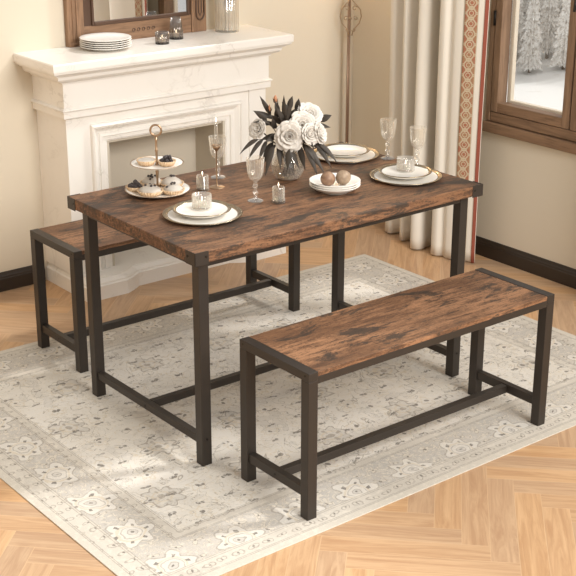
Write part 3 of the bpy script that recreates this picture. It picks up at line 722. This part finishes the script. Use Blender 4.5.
gl_candle((.534, .272, TZ), 'clear glass candle in front of the flower vase')

# ------------------------------------------------------------------ two-tier cake stand with tarts
SX, SY = .268, .620
cs = thing('cake_stand', 'two-tier cake stand with white plates and a gold ring handle', 'cake stand', (SX, SY, TZ))
def tier(R, z):
    bm = B(); lathe(bm, [(0,z),(R*.55,z),(R*.8,z+.003),(R,z+.010),(R,z+.012),(R*.8,z+.006),(R*.55,z+.003),(0,z+.003)], 56); p = obj('tier_plate', bm, 'china', cs, True)
    bm = B(); lathe(bm, [(R-.001,z+.0100),(R+.0012,z+.0112),(R-.0005,z+.0126),(R-.002,z+.0118)], 56, closed=True); obj('gold_edge', bm, 'gold', p, True)
tier(.114, .006); tier(.092, .100)
bm = B(); lathe(bm, [(0,0),(.035,0),(.035,.003),(.02,.006),(0,.006)], 32); obj('foot', bm, 'gold', cs, True)
bm = B(); lathe(bm, [(0,.009),(.006,.009),(.0045,.02),(.0035,.05),(.006,.08),(.004,.095),(.007,.1035),(.005,.108),(.0038,.13),(.0045,.150),(.0065,.154),(.004,.158),(.0038,.185),(.006,.204),(0,.206)], 20); obj('stem', bm, 'gold', cs, True)
bm = B(); rc = [(.019*cos(a)*.78, -.019*cos(a)*.62, .2255+.019*sin(a)) for a in [2*pi*i/28 for i in range(28)]]
tube(bm, rc+[rc[0]], .0038, 10, cap=False); obj('ring_handle', bm, 'gold', cs, True)
def berry_bm(bm, c, r, rnd):
    for k in range(11):
        z = -1+2*(k+.5)/11; a = k*2.4; q = sqrt(1-z*z); p = Vector(c)+Vector((q*cos(a), q*sin(a), z))*r*.62
        lathe(bm, [(0,-r*.42),(r*.36,-r*.2),(r*.42,0),(r*.3,r*.28),(0,r*.42)], 7, p)
def tart(loc, label, R, cream_n, berries, seed):
    rnd = random.Random(seed); t = thing('fruit_tart', label, 'tart', loc, rnd.uniform(0,3), 'fruit tarts on the cake stand')
    bm = B(); n = 26; lathe(bm, [(0,.0),(R*.72,.0),(R,.017),(R*.96,.0185),(R*.86,.014),(0,.012)], n*5, wob=lambda a, z: 1+(.045*cos(n*a) if z < .0184 else 0)); obj('pastry_shell', bm, 'pastry', t, True)
    if cream_n:
        bm = B(); prof = [(0,.012),(R*.80,.0125),(R*.84,.018),(R*.72,.028*cream_n),(R*.46,.037*cream_n),(R*.2,.0405*cream_n),(0,.041*cream_n)]
        lathe(bm, prof, 36, wob=lambda a, z: 1+.05*sin(3*a+seed)+.03*sin(7*a+z*300)); obj('cream', bm, 'cream', t, True)
    for k in range(berries):
        if cream_n: a = rnd.uniform(0, 6.28); q = rnd.uniform(0, R*.6); zz = .012+.030*cream_n*(1-(q/(R*.85))**2)+.002; rr = .0048
        else: a = k*2.4; q = R*.62*sqrt(k/berries); zz = .0185+(.011 if k < 3 else 0); rr = .0085
        bm = B(); berry_bm(bm, (q*cos(a), q*sin(a), zz), rr, rnd); obj('berry', bm, 'berry', t, True)
z1_ = TZ+.0105; z2_ = TZ+.1045
def rc_(a, b): return (SX+a*.784-b*.62, SY-a*.62-b*.784)     # a right, b towards the viewer
for (a, b, R, cr, nb, lab) in ((-.078,.004,.034,0,10,'small tart piled with blackberries at the left of the lower tier'),
        (-.026,-.052,.041,.88,6,'cream-topped tart with dark berries at the back left of the lower tier'),
        (-.020,.054,.046,.85,4,'large cream-topped fluted tart at the front of the lower tier'),
        (.046,-.042,.043,.9,4,'cream-topped tart at the back right of the lower tier'),
        (.058,.040,.040,.8,5,'cream-topped fluted tart at the front right of the lower tier')):
    x, y = rc_(a, b); tart((x, y, z1_), lab, R, cr, nb, int(1000*abs(a+b))+3)
for (a, b, R, cr, nb, lab) in ((-.036,.004,.034,.5,0,'plain cream tart on the left of the upper tier'), (.036,.012,.032,0,8,'tart heaped with blackberries on the right of the upper tier')):
    x, y = rc_(a, b); tart((x, y, z2_), lab, R, cr, nb, int(1000*abs(a))+9)

# ------------------------------------------------------------------ flowers
VX, VY = .742, .484
vz = thing('flower_vase', 'round clear glass vase holding the white flower bouquet', 'vase', (VX, VY, TZ))
bm = B(); lathe(bm, [(0,0),(.030,0),(.044,.008),(.057,.032),(.061,.055),(.056,.080),(.044,.100),(.036,.112),(.040,.122),(.038,.122),(.034,.112),(.042,.099),(.054,.079),(.0585,.055),(.055,.034),(.042,.011),(.028,.004),(0,.004)], 56); obj('glass_body', bm, 'glass', vz, True)
bm = B(); lathe(bm, [(0,.005),(.028,.005),(.041,.012),(.054,.034),(.0575,.055),(.055,.070),(0,.070)], 48); obj('water', bm, 'water', vz, True)
RT = Vector((.784,-.62,0)); TO = Vector((-.62,-.784,0)); UPV = Vector((0,0,1))
def bq(a, b, c): return RT*a+UPV*b+TO*c          # right, up, towards viewer from the vase base
def petal(bm, base, out, upv, L, Wd, cup, curl):
    side = out.cross(upv).normalized(); rows = []; n = 7
    for i in range(n+1):
        t_ = i/n; ww = Wd*(.30+.70*sin(min(1, t_*1.15)*pi*.5))*(1 if t_ < .8 else cos((t_-.8)*5*.9)*.5+.5)
        c = base+out*(L*(t_*.9)*(sin(cup)+curl*t_*t_))+upv*(L*t_*cos(cup)*(1-.25*curl*t_*t_))
        row = []
        for j in range(5):
            s = (j-2)/2; row.append(bm.verts.new(c+side*s*ww*.5-out*(abs(s)**2)*ww*.28*-1*(-.6)+upv*(.0015*sin(s*5+t_*7))))
        rows.append(row)
    for i in range(n):
        for j in range(4): bm.faces.new((rows[i][j], rows[i][j+1], rows[i+1][j+1], rows[i+1][j]))
def peony(loc, axis, R, label, seed, openn=1.0, core=True, root=(0,0,.012)):
    rnd = random.Random(seed); ax = Vector(axis).normalized(); a0 = ax.orthogonal().normalized(); b0 = ax.cross(a0)
    t = thing('white_peony', label, 'flower', Vector((VX, VY, TZ))+Vector(loc), 0, 'white peonies in the bouquet')
    bm = B()
    for (cnt, cup, rr, L, wd, curl, off) in ((5, .16, .10, .50, .55, .0, 0), (6, .34, .16, .62, .70, .0, .5), (7, .62, .22, .74, .80, .10, .2), (8, .95*openn, .24, .86, .88, .22, .7), (9, 1.25*openn, .24, .92, .90, .30, .1)):
        for k in range(cnt):
            a = 2*pi*(k+off)/cnt+rnd.uniform(-.12, .12); d = a0*cos(a)+b0*sin(a)
            petal(bm, d*R*rr-ax*R*.35, d, ax, R*L*rnd.uniform(.92, 1.08), R*wd, cup+rnd.uniform(-.06,.06), curl)
    o = obj('petals', bm, 'petal', t, True); md = o.modifiers.new('t', 'SOLIDIFY'); md.thickness = .0012
    if core:
        bm = B()
        for k in range(16):
            a = k*2.4; q = R*.10*sqrt(k/16)
            p = (a0*cos(a)+b0*sin(a))*q; tube(bm, [p-ax*R*.1, p*1.25+ax*R*.12], [.001,.0016], 6)
        obj('stamens', bm, 'petal_core', t, True)
    bm = B(); p0 = -ax*R*.45; rt = Vector(root)-Vector(loc); md_ = Vector((0,0,.118))+Vector((loc[0],loc[1],0))*.22-Vector(loc)
    tube(bm, [p0+ax*R*.25, p0, p0.lerp(md_, .55)-UPV*.004, md_, rt], [.004,.0026,.0024,.0022,.0020], 8); obj('stem', bm, 'leaf_stem', t, True)
    return t
peony(bq(.006,.176,.070), bq(.06,.10,.92), .044, 'largest open white peony facing forward in the middle of the bouquet', 1, 1.1, True, (.01,.004,.014))
peony(bq(.050,.208,.036), bq(.15,.45,.75), .044, 'white peony just above and right of the central bloom', 2, .82, False, (-.02,.01,.014))
peony(bq(.078,.240,-.010), bq(.30,.62,.5), .042, 'topmost white peony at the upper right of the bouquet', 3, .85, False, (-.01,-.02,.014))
peony(bq(.080,.182,.052), bq(.50,.30,.70), .034, 'small white peony at the right of the central bloom', 4, .85, False, (.02,-.01,.014))
peony(bq(.116,.176,.018), bq(.85,.30,.35), .036, 'rightmost white peony of the bouquet', 5, .9, False, (-.02,-.005,.014))
peony(bq(-.108,.190,.015), bq(-.6,.42,.68), .033, 'half-open white peony alone on the left of the bouquet', 6, .8, False, (.015,.015,.014))
def leaf(bm, base, d, nrm, L, Wd, droop):
    d = Vector(d).normalized(); nrm = Vector(nrm); nrm = (nrm-d*nrm.dot(d)).normalized(); side = d.cross(nrm); n = 8; rows = []
    for i in range(n+1):
        t_ = i/n; ww = Wd*.5*(sin(pi*(t_**.72))**1.05 if 0 < t_ < 1 else .03); c = Vector(base)+d*L*t_-UPV*droop*t_*t_*L
        rows.append([bm.verts.new(c-side*ww+nrm*ww*.35), bm.verts.new(c), bm.verts.new(c+side*ww+nrm*ww*.35)])
    for i in range(n):
        for j in range(2): bm.faces.new((rows[i][j], rows[i][j+1], rows[i+1][j+1], rows[i+1][j]))
def branch(tip, leaves, label, seed, root, mid=None):
    """leafy stem from the vase to tip (bouquet coords); leaves: list of (t along stem, dir, length, width, droop)"""
    rnd = random.Random(seed); t = thing('leafy_sprig', label, 'leaves', (VX, VY, TZ), 0, 'dark leafy sprigs in the bouquet')
    tip = Vector(tip); md_ = Vector((tip.x*.16, tip.y*.16, .116)); rt = Vector(root); pts = [rt, md_]
    q1 = md_.lerp(tip, .5)+UPV*.02
    for i in range(1, 7):
        s = i/6; pts.append((1-s)**2*md_+2*s*(1-s)*q1+s*s*tip)
    bm = B(); tube(bm, pts, [.0022]*2+[.0020-.0002*i for i in range(6)], 8); obj('stem', bm, 'leaf_stem', t, True)
    for (s, d, L, wd, dr) in leaves:
        c = (1-s)**2*md_+2*s*(1-s)*q1+s*s*tip; bm = B(); leaf(bm, c, d, UPV*.5+TO*.8+RT*rnd.uniform(-.5,.5), L*1.18, wd*.82, dr)
        o = obj('leaf', bm, 'leaf', t, True); md = o.modifiers.new('t', 'SOLIDIFY'); md.thickness = .0008
def L_(s, a, b, c, L, wd=.026, dr=.25): return (s, bq(a, b, c), L, wd, dr)
branch(bq(-.075,.215,.0), [L_(1,-.6,.7,.1,.062), L_(.8,-.7,.35,.2,.06), L_(.6,-.1,.9,.3,.055), L_(.35,-.8,.1,.3,.06)], 'dark sprig rising to the upper left beside the lone peony', 1, (.01,-.01,.015))
branch(bq(-.035,.235,.0), [L_(1,-.15,.95,0,.06), L_(.8,.35,.9,.1,.06), L_(.65,-.5,.8,.2,.055), L_(.4,.2,.8,.5,.055)], 'dark sprig standing upright left of centre', 2, (-.01,.0,.015))
branch(bq(.005,.250,-.01), [L_(1,.15,.98,0,.062,.028), L_(.85,-.35,.9,.1,.062), L_(.7,.45,.85,.1,.06), L_(.5,-.2,.9,.4,.05)], 'tallest dark sprig behind the central bloom', 3, (.0,.01,.015))
branch(bq(.035,.235,-.02), [L_(1,.05,1,0,.066,.030), L_(.8,.6,.7,0,.055), L_(.6,-.3,.9,.3,.05)], 'dark pointed leaves rising behind the upper peonies', 4, (.015,.01,.015))
branch(bq(.115,.205,-.03), [L_(1,.65,.65,0,.052,.034,.3), L_(.75,.9,.2,.1,.055), L_(.5,.5,.8,0,.05)], 'broad dark leaf sprig pointing to the upper right', 5, (-.015,-.01,.015))
branch(bq(-.060,.232,-.015), [L_(1,-.45,.85,.1,.075,.022,.05), L_(.85,-.85,.5,.2,.072,.022,.1), L_(.7,.1,1,.2,.078,.022,.05), L_(.5,-.7,.6,.4,.07,.022,.1)], 'spiky dark sprig fanning out above the lone left peony', 13, (.012,.012,.015))
branch(bq(-.010,.225,.02), [L_(1,-.05,1,.1,.078,.024,.0), L_(.85,.25,.95,.1,.078,.024,.0), L_(.7,-.4,.9,.2,.078,.024,.05), L_(.5,.05,.9,.4,.07,.024,.05)], 'long dark leaves standing up directly behind the largest bloom', 14, (-.008,.014,.015))
branch(bq(-.105,.155,.03), [L_(1,-.95,-.25,.1,.060,.020,.5), L_(.8,-.85,-.5,.3,.062,.020,.6), L_(.65,-.5,-.85,.4,.060,.02,.3), L_(.4,-.6,-.6,.6,.06)], 'drooping dark sprig reaching far left over the table', 6, (.02,-.015,.015))
branch(bq(-.050,.140,.055), [L_(1,-.35,-.9,.3,.075,.028,.3), L_(.8,-.65,-.7,.2,.070,.022,.3), L_(.6,.1,-.95,.4,.066,.026,.2)], 'dark leaves hanging down over the left of the vase', 7, (.01,.02,.015))
branch(bq(.005,.130,.070), [L_(1,-.1,-1,.2,.060,.026,.1), L_(.85,.5,-.9,.2,.066,.024,.1)], 'dark leaves hanging in front of the glass vase', 8, (-.015,-.012,.015))
branch(bq(.060,.140,.050), [L_(1,.45,-.75,.3,.080,.028,.3), L_(.85,.70,-.45,.3,.086,.030,.5), L_(.6,.25,-.9,.3,.075,.028,.1)], 'dark leaves drooping right of the vase', 9, (-.02,.0,.015))
branch(bq(.105,.140,.020), [L_(1,.85,-.35,.2,.070,.022,.5), L_(.85,.75,-.6,.3,.075,.024,.4), L_(.6,.9,-.05,.2,.070,.024,.5), L_(.4,.6,-.5,.6,.07)], 'drooping dark sprig reaching over the far right plate', 10, (-.02,.01,.015))
branch(bq(-.035,.165,.03), [L_(1,-.75,.1,.6,.052,.026,.3), L_(.7,-.6,.5,.5,.05), L_(.5,.4,.4,.8,.05)], 'short dark leaves filling between the left and central blooms', 11, (.0,-.02,.015))
branch(bq(.06,.165,.035), [L_(1,.5,-.2,.7,.05,.026,.3), L_(.7,.2,.2,.9,.05), L_(.5,.8,.1,.4,.055)], 'short dark leaves filling below the right-hand blooms', 12, (.018,-.008,.015))
def bud(tip, label, seed, root, r=.0075):
    t = thing('flower_bud', label, 'flower bud', (VX, VY, TZ), 0, 'unopened buds in the bouquet'); tip = Vector(tip); md_ = Vector((tip.x*.2, tip.y*.2, .116))
    bm = B(); tube(bm, [Vector(root), md_, md_.lerp(tip, .5)+UPV*.01, tip], [.002,.0018,.0016,.0014], 8); obj('stem', bm, 'leaf_stem', t, True)
    bm = B(); lathe(bm, [(0,-.002),(r*.7,.004),(r,.012),(r*.8,.021),(r*.3,.028),(0,.030)], 14, tip, wob=lambda a, z: 1+.1*cos(5*a)); obj('bud_head', bm, 'bud', t, True)
    bm = B()
    for k in range(4):
        a = k*pi/2+.4; leaf(bm, tip-UPV*.002, (cos(a)*.5, sin(a)*.5, .9), (cos(a),sin(a),.2), .022, .009, -.1)
    obj('sepals', bm, 'leaf', t, True)
bud(bq(-.045,.278,-.01), 'tallest rust-coloured bud at the top left of the bouquet', 1, (.012,-.018,.015))
bud(bq(-.066,.246,.0), 'small dark bud just left of the tallest bud', 2, (.02,-.01,.015), .004)
